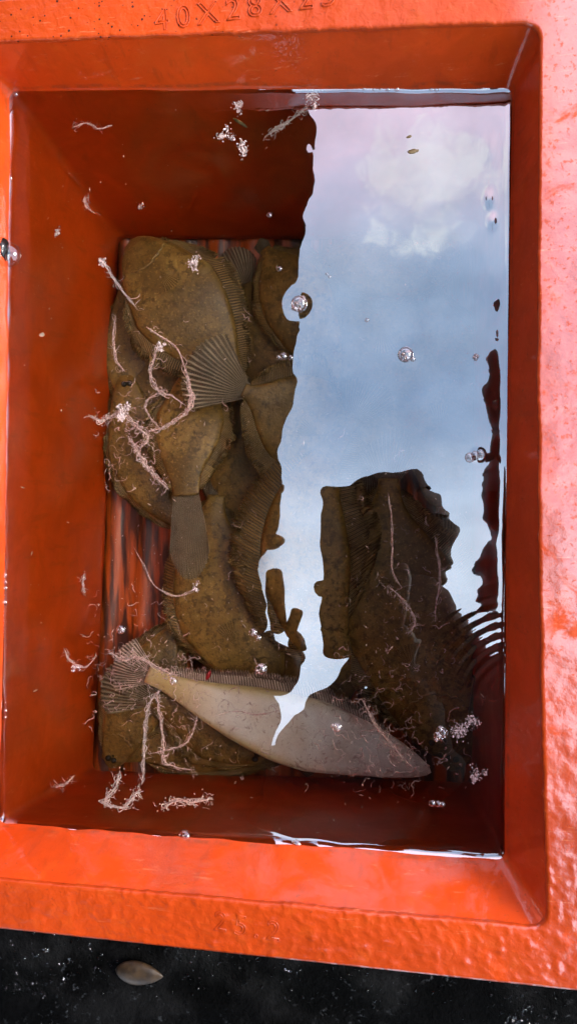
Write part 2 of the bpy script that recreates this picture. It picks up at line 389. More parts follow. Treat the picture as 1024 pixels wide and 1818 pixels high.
# rim: out and over, inner edge ragged with moulding flash
rr = []
BOW = -0.0020
prof = [(-.0015, -.024, 0), (-.0005, -.012, 0), (0, -.003, 0), (-.0006, -.001, 0), (-.002, 0, 0)]
for d, dz, _ in prof: rr.append(ring(off4(c_out, d), HR+dz, .012, bow=0))
for k in range(1, 26):
    t = k/26; rr.append(None); rr[-1] = (t,)
full = []
ro = ring(off4(c_out, -.002), HR, .012); ri = ring(off4(c_rim, .0006), HR, .0085, bow=BOW*-1)
for r in rr:
    if len(r) == 1:
        t = r[0]; full.append([a.lerp(b, t) for a, b in zip(ro, ri)])
    else: full.append(r)
full.append([p.copy() for p in ri])
full.append([p + Vector((0, 0, -.0007)) for p in ring(c_rim, HR, .008, bow=-BOW)])
full.append([p + Vector((0, 0, -.0025)) for p in ring(c_rim, HR, .008, bow=-BOW)])
nrg = len(full)
for i, r in enumerate(full):
    for j, p in enumerate(r):
        q = p*1.0
        if 5 <= i:
            a = .00035*fbm(Vector((q.x*90, q.y*90, 1)), 3)
            lp = max(0, noise.noise(Vector((q.x*340, q.y*340, 5))))
            wgt = max(0, min(1, (-q.y-.12)/.05)) * max(0, min(1, (q.x+.22)/.1))
            wgt = max(wgt, .10*max(0, min(1, (q.x-.0)/.05)))
            p.z += a + lp*.0007*wgt
        if i >= nrg-4:   # ragged inner edge
            ds = abs(noise.noise(Vector((q.x*420, q.y*420, 9))))**1.5*.0009 + .0006*noise.noise(Vector((q.x*60, q.y*60, 2)))
            c = Vector((-.03, 0)); v = (Vector((q.x, q.y))-c)
            dirn = Vector((-math.copysign(1, v.x), 0)) if abs(v.x)/.125 > abs(v.y)/.18 else Vector((0, -math.copysign(1, v.y)))
            p.x += dirn.x*ds; p.y += dirn.y*ds; p.z += ds*.4*(i < nrg-1)
loft("rim", full, M_RIM, crate)
# walls inside, from under the rim edge down to the floor, a little step at the old water mark
wr = []
top_c = off4(c_rim, -.0002)
for t in np.linspace(0, 1, 14):
    z = (HR-.0024)*(1-t)
    wr.append(ring(lerp4(top_c, c_wat, t), z, .008*(1-t)+.0045*t, bow=-BOW*(1-t)+.0006*t))
for t in np.linspace(.04, .95, 22):
    wr.append(ring(lerp4(c_wat, c_flo, t), DF*t, .0045*(1-t)+.006*t, bow=.0006*(1-t)))
for t, dd in ((.98, .001), (.995, .0025), (1.0, .005)):
    wr.append(ring(off4(c_flo, -dd+.0008), DF*t, .006))
for r in wr:
    for p in r:
        p.x += .00035*fbm(Vector((p.x*25, p.y*25, p.z*25)), 3); p.y += .00035*fbm(Vector((p.x*25, p.y*25, p.z*25+8)), 3)
loft("inner_wall", wr, M_WALL, crate)
# outer walls
ow = []
for z, d in ((HR-.022, -.009), (HR-.03, -.010), (GZ+.01, -.028), (GZ+.003, -.030)):
    ow.append(ring(off4(c_out, d), z, .012))
loft("outer_wall", ow, M_WALL, crate)
# floor with long shallow ribs
vs = []; nx, ny = 120, 60
fl = [Vector(c) for c in off4(c_flo, .002)]
for j in range(ny):
    for i in range(nx):
        a, b = i/(nx-1), j/(ny-1)
        p = fl[3].lerp(fl[2], a).lerp(fl[0].lerp(fl[1], a), b)
        rib = .0022*max(0, math.sin(a*math.tau*11+.3*math.sin(b*9)))**.7
        vs.append((p.x, p.y, DF-.0022+rib))
m, nt, o_ = mat("shade_painted_tub_floor"); g = geo(nt)
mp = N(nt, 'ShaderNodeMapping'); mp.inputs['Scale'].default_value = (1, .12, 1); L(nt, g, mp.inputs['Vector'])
sc = mixc(nt, mrange(nt, nnoise(nt, mp.outputs[0], 160, 5), .42, .58), (.09, .018, .004), (.62, .10, .008))  # shade on the ribbed floor is painted in as dark streaks
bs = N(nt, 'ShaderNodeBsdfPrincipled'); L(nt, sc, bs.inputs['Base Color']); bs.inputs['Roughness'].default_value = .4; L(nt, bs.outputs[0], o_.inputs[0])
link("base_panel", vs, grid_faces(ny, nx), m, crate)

def lettering(txt, size, u, v, ang, depth):
    c = bpy.data.curves.new("raised_lettering", 'FONT'); c.body = txt; c.size = size; c.fill_mode = 'NONE'
    c.bevel_depth = depth; c.bevel_resolution = 1; c.space_character = 1.45; c.resolution_u = 3; c.materials.append(M_RIM)
    c.dimensions = '2D' if False else c.dimensions
    t = bpy.data.objects.new("tmp", c); COL.objects.link(t)
    me = bpy.data.meshes.new_from_object(t.evaluated_get(bpy.context.evaluated_depsgraph_get())); bpy.data.objects.remove(t)
    me.polygons.foreach_set('use_smooth', [True]*len(me.polygons))
    o = bpy.data.objects.new("raised_lettering", me); COL.objects.link(o)
    o.location = P(u, v, HR+.0003); o.rotation_euler = (0, 0, R(ang)); o.parent = crate
    return o
lettering("40X28X25", .0132, 276, 54, 3.2, .00021)
lettering("25.2", .0125, 378, 1652, -6, .00012)

# ------------------------------------------------------------------ water
def water():
    n1, n2 = 380, 560
    def ax(n):   # finer towards the walls, where the water climbs
        t = np.linspace(0, 1, n); e = .5-.5*np.cos(np.pi*t); return .72*t+.28*e
    A = [Vector(c) for c in off4(c_wat, .0014)]
    xs, ys = ax(n1), ax(n2)
    rip = P(925, 1250, 0)
    bumps = [(P(868, 352, 0), .0018, .0035, .00033), (P(874, 392, 0), .0017, .003, .00030), (P(868, 262, 0), .0028, .006, .00016),
             (P(846, 808, 0), .002, .002, .0002), (P(655, 1228, 0), .003, .003, .00012), (P(520, 640, 0), .0022, .004, .00012),
             (P(530, 540, 0), .005, .005, -.00018), (P(726, 628, 0), .0045, .0045, -.00016), (P(300, 1210, 0), .004, .004, -.0001)]
    vs = []
    for b in ys:
        l = A[3].lerp(A[0], b); r = A[2].lerp(A[1], b)
        for a in xs:
            p = l.lerp(r, a)
            W = (r-l).length; Ht = (A[0]-A[3]).length
            dl, dr, db, dt = a*W, (1-a)*W, b*Ht, (1-b)*Ht
            h = 0
            for d, amp, dec in ((dl, .0022, .0019), (dr, .0014, .0011), (db, .0022, .0021), (dt, .0014, .0013)):
                amp *= .9+(.12 if dec < .0012 else .5)*noise.noise(Vector((p.x*70, p.y*70, amp*9e3)))
                h += amp*math.exp(-d/dec)
            q = Vector((p.x, p.y, 0))
            h += .00006*noise.noise(q*42) + .000022*noise.noise(q*110+Vector((0, 0, 4))) + .0002*noise.noise(q*11+Vector((0, 0, 9)))
            rd = math.hypot(p.x-rip.x, p.y-rip.y)
            ang = math.atan2(p.y-rip.y, p.x-rip.x)
            env = math.exp(-((rd-.033)/.013)**2)*math.exp(-((ang-2.25)/.5)**2)
            h += .000060*env*math.sin(rd/.0047*math.tau)
            for c, sx_, sy_, am in bumps:
                ex = ((p.x-c.x)/sx_)**2+((p.y-c.y)/sy_)**2
                if ex < 12: h += am*math.exp(-ex)
            vs.append((p.x, p.y, h))
    fs = grid_faces(n2, n1)
    loop = [i for i in range(n1)]+[k*n1+n1-1 for k in range(1, n2)]+[(n2-1)*n1+i for i in range(n1-2, -1, -1)]+[k*n1 for k in range(n2-2, 0, -1)]
    b0 = len(vs)   # the sides go down inside the tub's wall, the bottom under its floor
    Bq = [Vector(c) for c in off4(c_flo, .0028)]
    for i in loop:
        a, b = xs[i % n1], ys[i//n1]; q = Bq[3].lerp(Bq[2], a).lerp(Bq[0].lerp(Bq[1], a), b); vs.append((q.x, q.y, DF-.006))
    m_ = len(loop)
    for k in range(m_): fs.append((loop[k], b0+k, b0+(k+1) % m_, loop[(k+1) % m_]))
    fs.append(tuple(reversed(range(b0, b0+m_))))
    o = link("water", vs, fs, M_WATER); o['kind'] = 'structure'
    o.data.polygons.foreach_set('use_smooth', [i < (n1-1)*(n2-1) for i in range(len(o.data.polygons))])
water()

# ------------------------------------------------------------------ flatfish
def catmull(pts, n):
    q = [pts[0]*2-pts[1]]+list(pts)+[pts[-1]*2-pts[-2]]; out = []
    m = len(pts)-1
    for i in range(n):
        t = i/(n-1)*m; k = min(int(t), m-1); f = t-k
        a, b, c, d = q[k:k+4]
        out.append(.5*((2*b)+(c-a)*f+(2*a-5*b+4*c-d)*f*f+(3*b-a-3*c+d)*f**3))
    return out
def flatfish(label, sp, zz, W, T=.011, fin=.011, tail=.035, spread=34, roll=0, skin=None, finm=None, tailm=None, nray=62, finL=True, finR=True, tround=.25, ped=.17, wave=1.0, eyes=True, side_fin=True, snout=.5):
    """sp: pixels from snout to tail root; zz: height at each; W: half width of the body."""
    skin = skin or M_FISH; finm = finm or M_FIN; tailm = tailm or M_TAIL
    pts = [P(u, v, z) for (u, v), z in zip(sp, zz)]
    n = 70; cur = catmull(pts, n)
    root = thing("flatfish", label, "fish", tuple(cur[n//2]), "dead flatfish lying under the water in the tub")
    fr = []
    for i in range(n):
        t = (cur[min(i+1, n-1)]-cur[max(i-1, 0)]).normalized()
        up = Vector((0, 0, 1)); side = up.cross(t).normalized()
        side = Quaternion(t, R(roll)) @ side; nn = t.cross(side).normalized()
        fr.append((cur[i], t, side, nn))
    def hw(s):
        if s < .42: return W*max(.0, (s/.42))**snout*(1-.06*(1-s/.42))
        x = (s-.42)/.58; return W*(ped+(1-ped)*(.5+.5*math.cos(math.pi*min(1, x**1.12)))) if x < 1 else W*ped
    def th(s): return T*(.25+.75*math.sin(math.pi*min(1, s**.7*.93+.05)))
    vs = []; uv = []; m = 22
    for i, (c, t, sd_, nn) in enumerate(fr):
        s = i/(n-1); w_ = hw(s)+1e-5; h_ = th(s)*min(1, (s+.012)/.08)
        for j in range(m):
            a = j/m*math.tau; x = math.cos(a); y = math.sin(a)
            y = math.copysign(abs(y)**.85, y)*(.72 if y > 0 else .45)
            ridge = .0009*math.exp(-(x/.10)**2)*(y > 0)*(s > .2)
            vs.append(c+sd_*(w_*x)+nn*(h_*y*.5+ridge)); uv.append((s, (x+1)/2))
    f = [tuple(reversed(q)) for q in grid_faces(n, m, True)]
    f.append(tuple(range(m))); f.append(tuple(reversed(range((n-1)*m, n*m))))
    link("body", vs, f, skin, root, uv=uv)
    def strip(side, s0, s1, name):
        vs = []; uv = []; na = nray*7; nb = 6
        for i in range(na):
            u = i/(na-1); s = s0+(s1-s0)*u; k = s*(n-1); k0 = min(int(k), n-2); fk = k-k0
            c, t, sd_, nn = fr[k0]; c2 = fr[k0+1][0]; c = c.lerp(c2, fk)
            fw = fin*(math.sin(math.pi*min(1, u**.8*1.0)))**.55*(.9+.1*math.sin(u*7))+.0006
            ph = i/4.6*math.tau
            for j in range(nb):
                g = j/(nb-1); ww = hw(s)*.93+fw*g
                edge = (.84+.16*math.cos(ph)+.22*min(0, noise.noise(Vector((u*31, side*3, W*900)))*2+.2)) if j >= nb-2 else 1
                p = c+sd_*(side*(hw(s)*.93+fw*g*edge))+t*(fw*g*.55)
                p += nn*(.00028*math.cos(ph)*g + wave*.0022*math.sin(u*17+side+5*noise.noise(Vector((u*6, side, W*700))))*g*g - .001*g)
                vs.append(p); uv.append((i/4.6, g))
        o = link(name, vs, grid_faces(na, nb), finm, root, uv=uv)
        md = o.modifiers.new("thickness", 'SOLIDIFY'); md.thickness = .0003
    if finL: strip(1, .1, .955, "dorsal_fin")
    if finR: strip(-1, .2, .955, "anal_fin")
    c, t, sd_, nn = fr[-1]
    vs = []; uv = []; nr = 18; na = nr*6+1; nb = 12; pw = W*ped*.9
    for i in range(na):
        u = i/(na-1)*2-1; ang = R(spread)*u
        for j in range(nb):
            g = j/(nb-1); ln = tail*(1-tround*u*u)*(1-.03*(.5-.5*math.cos(i/6*math.tau)))
            ax = math.cos(ang)*g*ln; ay = pw*u+math.sin(ang)*g*ln*(1-.25*g*(spread < 25))
            p = c - t*.003 + t*ax + sd_*ay + nn*(.00016*math.cos(i/6*math.tau)*(.3+g)+.0012*math.sin(u*4+g*3)*g)
            vs.append(p); uv.append((i/6, g))
    o = link("tail_fin", vs, grid_faces(na, nb), tailm, root, uv=uv)
    md = o.modifiers.new("thickness", 'SOLIDIFY'); md.thickness = .0005
    if not side_fin: return root
    # side fin folded back behind the gill
    i0 = int(.3*n); c, t, sd_, nn = fr[i0]; vs = []; uv = []
    for i in range(31):
        u = i/30*2-1
        for j in range(5):
            g = j/4; ang = R(24)*u
            p = c+sd_*(W*.12)+nn*(th(.3)*.5*.72+.0006+.002*g)+t*(math.cos(ang)*g*W*.5)+sd_*(math.sin(ang)*g*W*.5)
            vs.append(p); uv.append((i/4, g))
    link("side_fin", vs, grid_faces(31, 5), finm, root, uv=uv)
    # gill cover edge
    vs = []; m2 = 26
    for i in range(m2):
        a = i/(m2-1)*2-1; s = .235-.055*a*a; k = int(s*(n-1)); c, t, sd_, nn = fr[k]; w_ = hw(s)*.82
        base = c+sd_*(w_*a)+nn*(th(s)*.5*.72*(1-a*a*.67)**.45)
        for q in range(5):
            b = q/4*math.pi; vs.append(base+t*(.0009*math.cos(b))+nn*(.0007*math.sin(b)-.0002))
    link("gill_cover", vs, grid_faces(m2, 5), skin, root)
    if eyes:
        for e in (.35, -.12):
            k = int(.075*n); c, t, sd_, nn = fr[k]; w_ = hw(.075)
            cc = c+sd_*(w_*e)+nn*(T*.30)
            vs = []; fs = []
            for a in range(7):
                for b in range(12):
                    la = a/6*math.pi/2; lo = b/12*math.tau; r_ = .0019
                    vs.append(cc+(sd_*math.cos(lo)+t*math.sin(lo))*(r_*math.cos(la))+nn*(r_*.9*math.sin(la)))
            link("eye", vs, grid_faces(7, 12, True), M_EYE, root)
    return root
F0 = DF+.006
# lowest layer first
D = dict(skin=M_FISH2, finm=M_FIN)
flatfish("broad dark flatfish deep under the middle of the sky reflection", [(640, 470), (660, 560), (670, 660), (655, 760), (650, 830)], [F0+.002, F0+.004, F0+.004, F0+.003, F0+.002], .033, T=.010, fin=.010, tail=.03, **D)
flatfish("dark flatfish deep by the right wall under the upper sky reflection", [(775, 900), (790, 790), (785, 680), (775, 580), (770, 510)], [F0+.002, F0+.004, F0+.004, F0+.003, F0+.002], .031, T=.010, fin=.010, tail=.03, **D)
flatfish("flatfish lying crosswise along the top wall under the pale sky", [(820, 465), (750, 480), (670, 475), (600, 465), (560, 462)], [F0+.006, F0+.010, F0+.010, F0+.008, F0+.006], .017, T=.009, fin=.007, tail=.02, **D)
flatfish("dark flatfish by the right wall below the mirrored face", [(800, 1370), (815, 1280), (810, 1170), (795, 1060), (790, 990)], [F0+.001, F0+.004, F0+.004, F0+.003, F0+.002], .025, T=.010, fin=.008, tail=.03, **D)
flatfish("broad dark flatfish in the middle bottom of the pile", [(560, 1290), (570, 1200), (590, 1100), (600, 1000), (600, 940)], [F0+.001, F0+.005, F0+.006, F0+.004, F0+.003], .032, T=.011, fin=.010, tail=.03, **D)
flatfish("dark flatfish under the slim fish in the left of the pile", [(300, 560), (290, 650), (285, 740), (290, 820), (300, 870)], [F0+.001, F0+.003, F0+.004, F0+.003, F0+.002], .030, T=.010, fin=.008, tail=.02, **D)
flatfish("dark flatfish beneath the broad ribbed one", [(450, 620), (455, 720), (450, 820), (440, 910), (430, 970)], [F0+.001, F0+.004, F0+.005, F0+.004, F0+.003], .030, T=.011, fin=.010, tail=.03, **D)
flatfish("brown flatfish lying lengthwise under the mirrored head", [(790, 1345), (755, 1220), (720, 1080), (690, 950), (690, 850)], [F0+.006, F0+.014, F0+.017, F0+.014, F0+.009], .037, T=.015, fin=.017, tail=.035, nray=70)
flatfish("large olive flatfish in the lower middle above the white fish", [(480, 1250), (440, 1160), (395, 1060), (375, 950), (385, 880)], [F0+.004, F0+.010, F0+.013, F0+.010, F0+.006], .0315, T=.014, fin=.010, tail=.02)
flatfish("dark flatfish pressed to the left wall beside the slim fish", [(222, 660), (232, 740), (250, 820), (280, 890), (330, 945)], [F0+.006, F0+.009, F0+.010, F0+.010, F0+.009], .0185, T=.011, fin=.006, tail=.02, skin=M_FISH2, spread=14)
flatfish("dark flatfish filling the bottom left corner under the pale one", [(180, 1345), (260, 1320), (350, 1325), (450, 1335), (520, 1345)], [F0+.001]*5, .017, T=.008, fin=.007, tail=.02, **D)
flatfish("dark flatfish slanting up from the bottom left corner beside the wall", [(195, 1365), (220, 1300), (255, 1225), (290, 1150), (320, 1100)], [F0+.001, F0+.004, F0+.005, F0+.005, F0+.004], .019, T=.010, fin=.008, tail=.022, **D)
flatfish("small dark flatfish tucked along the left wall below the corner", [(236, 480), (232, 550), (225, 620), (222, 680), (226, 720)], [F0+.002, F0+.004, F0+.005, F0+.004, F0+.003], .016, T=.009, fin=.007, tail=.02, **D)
flatfish("brown flatfish with a round tail resting at the top end wall", [(560, 800), (530, 710), (500, 620), (460, 545), (436, 505)], [F0+.006, F0+.011, F0+.013, F0+.010, F0+.008], .027, T=.013, fin=.009, tail=.028, spread=34, tround=.4, skin=M_FISH2, nray=50)
flatfish("brown flatfish slanting into the top right of the bare pile", [(590, 700), (560, 610), (520, 520), (490, 470), (470, 442)], [F0+.016, F0+.021, F0+.021, F0+.017, F0+.015], .021, T=.011, fin=.007, tail=.010, spread=14)
flatfish("broad brown flatfish with a long ribbed fin edge facing left", [(610, 1215), (560, 1100), (540, 970), (560, 850), (630, 740)], [F0+.014, F0+.024, F0+.030, F0+.026, F0+.014], .0265, T=.015, fin=.0215, tail=.03, nray=64, wave=.5)
flatfish("olive flatfish slanting down from the top left corner", [(232, 425), (272, 480), (325, 548), (385, 625), (430, 680)], [F0+.014, F0+.022, F0+.026, F0+.022, F0+.016], .0285, T=.015, fin=.013, tail=.02, spread=20, nray=50, eyes=False)
flatfish("brown flatfish whose fan tail with dark rays spreads over the others", [(620, 790), (575, 768), (525, 742), (475, 714), (432, 692)], [F0+.012, F0+.018, F0+.026, F0+.034, F0+.038], .028, T=.013, fin=.014, tail=.040, spread=38, tround=.18, nray=46, ped=.15)
flatfish("long slim flatfish lying lengthwise with a paddle shaped tail", [(352, 640), (345, 700), (335, 760), (328, 820), (331, 880)], [F0+.010, F0+.022, F0+.030, F0+.034, F0+.035], .0205, T=.013, fin=.010, tail=.053, spread=10, tround=.30, nray=50, ped=.38, eyes=False)
flatfish("dark flatfish at the lower left showing its broad translucent tail", [(470, 1345), (420, 1322), (370, 1295), (325, 1270), (270, 1240)], [F0+.006, F0+.009, F0+.012, F0+.014, F0+.016], .018, T=.010, fin=.008, tail=.036, spread=38, skin=M_FISH2, tround=.2, ped=.26)
flatfish("flatfish lying white belly up along the bottom wall", [(765, 1372), (655, 1334), (510, 1294), (375, 1248), (262, 1198)], [F0+.020, F0+.028, F0+.034, F0+.032, F0+.027], .0212, T=.017, fin=.0115, tail=.026, spread=34, skin=M_BELLY, finm=M_BELLYFIN, tailm=M_BELLYFIN, nray=58, tround=.15, ped=.24, eyes=False, finL=False, side_fin=False, snout=.6)

# ------------------------------------------------------------------ slime strands, foam and flecks on the water
def tube(pts, rad, m, name, parent=None, seed=0, seg=7, rough=.5, sub=10):
    cur = catmull(pts, max(8, (len(pts)-1)*sub)); vs = []; n = len(cur)
    for i, c in enumerate(cur):
        t = (cur[min(i+1, n-1)]-cur[max(i-1, 0)])
        if t.length < 1e-7: t = Vector((1, 0, 0))
        t.normalize()
        a = t.cross(Vector((.02, .01, 1))).normalized(); b = t.cross(a)
        e = min(1, min(i, n-1-i)/3+.12)
        for k in range(seg):
            th = k/seg*math.tau; d = a*math.cos(th)+b*math.sin(th)*.7
            r = rad*e*(1+rough*1.8*noise.noise(c*900+d*2+Vector((seed, 0, 0))))
            vs.append(c+d*max(r, rad*.1))
    f = grid_faces(n, seg, True); f.append(tuple(range(seg))); f.append(tuple(range((n-1)*seg, n*seg)))
    return vs, f
def merge(parts):
    V = []; Fs = []
    for v, f in parts:
        o = len(V); V += v; Fs += [tuple(x+o for x in q) for q in f]
    return V, Fs
def ico(c, r, seed=0, sq=.6):
    vs = []; fs = []
    for a in range(5):
        la = -math.pi/2+(a+.5)/5*math.pi
        for b in range(7):
            lo = b/7*math.tau+a*.4
            d = Vector((math.cos(lo)*math.cos(la), math.sin(lo)*math.cos(la), math.sin(la)*sq))
            vs.append(c+d*r*(1+.5*noise.noise(d*2+c*3000)))
    fs = grid_faces(5, 7, True); fs.append(tuple(range(7))); fs.append(tuple(range(28, 35)))
    return vs, fs
def strand(label, pxs, z, r_px, m=None, fuzz=12, twigs=4):
    rnd = random.Random(len(label)*131+int(pxs[0][0])); m = m or M_SLIME
    k = (H-z)/F*.86
    pts = [P(u+rnd.uniform(-3, 3), v+rnd.uniform(-3, 3), z+rnd.uniform(-.0015, .0005)) for u, v in pxs]
    parts = [tube(pts, r_px*k*.42, m, '', seed=rnd.random()*9)]
    for _ in range(6):
        q_ = catmull(pts, len(pts)*3); q_ = [p+Vector((rnd.gauss(0, 1), rnd.gauss(0, 1), rnd.gauss(0, .4)))*r_px*k*.85 for p in q_]
        i0 = rnd.randrange(0, max(1, len(q_)//2)); parts.append(tube(q_[i0:i0+max(4, int(len(q_)*rnd.uniform(.4, .8)))], r_px*k*rnd.uniform(.14, .32), m, '', seed=rnd.random()*9, seg=5, sub=5))
    cur = catmull(pts, 60)
    for _ in range(twigs*3):
        c = rnd.choice(cur)+Vector((rnd.gauss(0, 1), rnd.gauss(0, 1), rnd.uniform(-1, 0)))*r_px*1.4*k; a = rnd.random()*math.tau; q_ = [c]
        for _k in range(4): a += rnd.gauss(0, .7); q_.append(q_[-1]+Vector((math.cos(a), math.sin(a), rnd.gauss(0, .2)))*rnd.uniform(2, 6)*k)
        parts.append(tube(q_, r_px*k*.12, m, '', seed=1, seg=4, sub=3))
    for _ in range(twigs):
        c = rnd.choice(cur); d = Vector((rnd.uniform(-1, 1), rnd.uniform(-1, 1), rnd.uniform(-.2, .1)))*rnd.uniform(6, 22)*k
        d2 = Vector((rnd.uniform(-1, 1), rnd.uniform(-1, 1), 0))*10*k
        parts.append(tube([c, c+d*.5+d2*.3, c+d+d2], r_px*k*.22, m, '', seed=rnd.random()*9, seg=5, sub=5))
    for _ in range(fuzz):
        c = rnd.choice(cur)+Vector((rnd.gauss(0, 1), rnd.gauss(0, 1), rnd.uniform(-.5, .2)))*r_px*1.3*k
        parts.append(ico(c, r_px*k*rnd.uniform(.12, .42)))
    v, f = merge(parts); o = link("slime_strand", v, f, m)
    tag(o, label, "slime", "pinkish slime strands drifting in the water"); return o
strand("pale slime string slanting from the left wall onto the fish pile", [(180, 462), (195, 485), (215, 515), (245, 550)], -.004, 3.2, M_FOAM)
strand("thick pink strand curling down over the ribs of the fan tail", [(262, 578), (285, 596), (312, 618), (325, 650), (338, 690), (342, 712), (325, 735), (295, 758), (262, 768)], -.006, 4.2, twigs=7, fuzz=26)
strand("pink strand bending left of the fan tail", [(283, 610), (272, 640), (268, 668), (285, 690), (310, 706), (330, 722)], -.008, 3.4)
strand("short pink strand hugging the left wall beside the upper fish", [(205, 560), (200, 600), (206, 640), (222, 662)], -.008, 2.6)
strand("ragged pink slime tangle at the left edge of the fish pile", [(160, 735), (185, 748), (215, 735), (240, 755), (262, 775), (245, 795)], -.005, 5.0, twigs=14, fuzz=60)
strand("brownish pink strand running down beside the long slim fish", [(228, 770), (245, 800), (255, 825), (275, 850), (298, 872)], -.008, 5.2, twigs=8, fuzz=30)
strand("thin hooked orange strand inside the curl of slime", [(290, 694), (264, 706), (256, 726), (272, 748), (282, 760)], -.01, 2.2)
strand("thin pale thread curving between the paddle tail and the left wall", [(237, 972), (256, 1010), (275, 1038), (310, 1056), (340, 1050), (352, 1044)], -.006, 1.6, twigs=2, fuzz=6)
strand("pale strand hanging from the white fish down to the bottom wall", [(285, 1225), (270, 1245), (262, 1272), (258, 1310), (255, 1350), (250, 1392)], -.005, 3.6, M_FOAM, 26, 6)
strand("dusty pink strand crossing the dark corner below the white fish", [(275, 1230), (285, 1270), (290, 1320), (292, 1350), (320, 1362), (345, 1366)], -.01, 3.0, twigs=9, fuzz=30)
strand("branching pink strands left of the white fish's lower fin", [(265, 1336), (300, 1330), (325, 1320), (345, 1300), (350, 1270)], -.01, 2.2, twigs=12, fuzz=20)
strand("pink fuzz over the tail root of the white fish", [(190, 1160), (220, 1172), (250, 1165), (290, 1190), (310, 1200)], -.012, 4.0, twigs=16, fuzz=60)
strand("pale slime patch on the bottom wall, left one of two", [(210, 1370), (208, 1395), (190, 1425), (215, 1432), (235, 1415), (245, 1402)], -.004, 5.5, M_FOAM, 70, 8)
strand("dull pink slime patch on the bottom wall, right one of two", [(285, 1440), (310, 1420), (345, 1422), (380, 1420)], -.012, 6, M_SLIME, 60, 5)
strand("pale slime streak leading from the top foam down to the left", [(545, 185), (525, 205), (500, 225), (472, 243)], -.002, 4.2, M_FOAM, 50, 6)
strand("thin pinkish wisp near the top left of the water", [(128, 226), (150, 220), (172, 226), (195, 224)], -.006, 2.0, M_SLIME, 14, 4)
strand("fine slime line lying down the middle of the phone's reflection", [(690, 872), (696, 920), (695, 965), (698, 1010), (712, 1045)], -.01, 1.9, M_SLIME, 10, 3)
strand("faint pink line beside the reflected face", [(772, 950), (775, 990), (780, 1030), (776, 1075), (770, 1105)], -.012, 2.0, M_SLIME, 16, 4)
strand("brown pink scraps scattered below the reflected phone", [(690, 1040), (715, 1070), (738, 1100), (722, 1128)], -.014, 3.0, M_SLIME, 26, 10)
strand("muddy pink tangle over the head of the white fish", [(640, 1240), (670, 1290), (700, 1330), (730, 1365)], -.02, 4.5, M_SLIME, 50, 20)
strand("pink threads across the white belly", [(380, 1275), (420, 1262), (455, 1270), (500, 1262)], -.018, 1.6, M_SLIME, 10, 9)
strand("small pale scrap low on the left wall near the bottom corner", [(100, 1400), (118, 1392), (134, 1378)], -.01, 3, M_SLIME, 16, 3)
strand("faint pink smear on the left wall beside the lower fish", [(112, 1150), (128, 1175), (150, 1185), (175, 1165)], -.012, 2.4, M_SLIME, 26, 5)
strand("small faint smear on the upper part of the left wall", [(148, 348), (155, 362), (166, 378)], -.02, 3, M_SLIME, 10, 2)
strand("pale streak on the left wall level with the rib marks", [(150, 1020), (147, 1040), (152, 1052)], -.01, 3, M_FOAM, 10, 2)

def foam(label, u, v, r, n, z=-.0002, sx=1.0, m=None):
    rnd = random.Random(u*7+v); k = (H-z)/F; parts = []
    c0 = P(u, v, max(z, 0)) if z >= 0 else P(u, v, z)
    subs = [(rnd.gauss(0, .5)*r*k, rnd.gauss(0, .5)*r*k, rnd.uniform(.3, .6)*r*k) for _ in range(5)]
    for _ in range(int(n*3.4)):
        q_ = rnd.choice(subs)
        c = c0+Vector(((q_[0]+rnd.gauss(0, .6)*q_[2])*sx, q_[1]+rnd.gauss(0, .6)*q_[2], rnd.uniform(-.0006, .0003)))
        parts.append(ico(c, k*rnd.uniform(.6, 1.7)))
    v_, f_ = merge(parts); o = link("foam_clump", v_, f_, m or M_FOAM)
    tag(o, label, "foam", "small clumps of pale foam on the water")
foam("white foam clump floating near the top middle, uppermost of three", 424, 184, 11, 40)
foam("white foam clump floating near the top middle, left of the group", 394, 234, 13, 46, sx=1.4)
foam("white foam clump floating near the top middle, lowest of the group", 430, 268, 13, 46, sx=.8)
foam("foam speck over the gap between the two upper fish", 345, 467, 12, 46)
foam("pale foam at the end of the slime string by the left wall", 180, 464, 9, 26)
foam("foam patch beside the curling slime at the left of the pile", 214, 728, 16, 70)
foam("foam clump by the right wall over the corner of the fish pile", 815, 1298, 18, 100)
foam("faint foam clump low by the right wall", 848, 1375, 15, 50, sx=.8)
foam("foam mass at the top waterline where the sky reflection begins", 556, 172, 20, 90, sx=.9)
foam("tiny foam scrap on the left wall high up", 98, 412, 6, 14, -.012)
foam("small foam knot in the pink strand on the dark fish", 286, 616, 8, 26)
foam("foam fleck below the paddle tail", 350, 1046, 7, 18)
foam("brown foam scrap on the upper left water", 250, 366, 6, 14, -.006, m=M_SLIME)

# bubbles
def bubbles(label, u, v, lst, z=0.0):
    root = thing("bubble_cluster", label, "bubbles", tuple(P(u, v, z)), "bubbles floating on the water"); k = H/F
    for du, dv, r in lst:
        c = P(u+du, v+dv, z); vs = []; r *= k
        for a in range(8):
            la = a/7*math.pi/2
            for b in range(18):
                lo = b/18*math.tau; vs.append(c+Vector((math.cos(lo)*math.cos(la)*r, math.sin(lo)*math.cos(la)*r, math.sin(la)*r*.75-.0002)))
        link("bubble", vs, grid_faces(8, 18, True), M_BUBBLE, root)
    if len(lst) > 3 or lst[0][2] >= 8:
        rnd = random.Random(int(u*3+v)); parts = []
        for du, dv, r in lst[:1]+lst[-3:]:
            for _ in range(5):
                c = P(u+du+rnd.gauss(0, r*.3), v+dv+rnd.gauss(0, r*.3), z); c.z += r*k*.35; parts.append(ico(c, rnd.uniform(.5, 1.6)*k))
        v_, f_ = merge(parts); link("froth", v_, f_, M_FOAM, root)
    return root
def cl(n, sp, rmin, rmax, seed):
    rnd = random.Random(seed); return [(rnd.uniform(-sp, sp), rnd.uniform(-sp, sp), rnd.uniform(rmin, rmax)) for _ in range(n)]
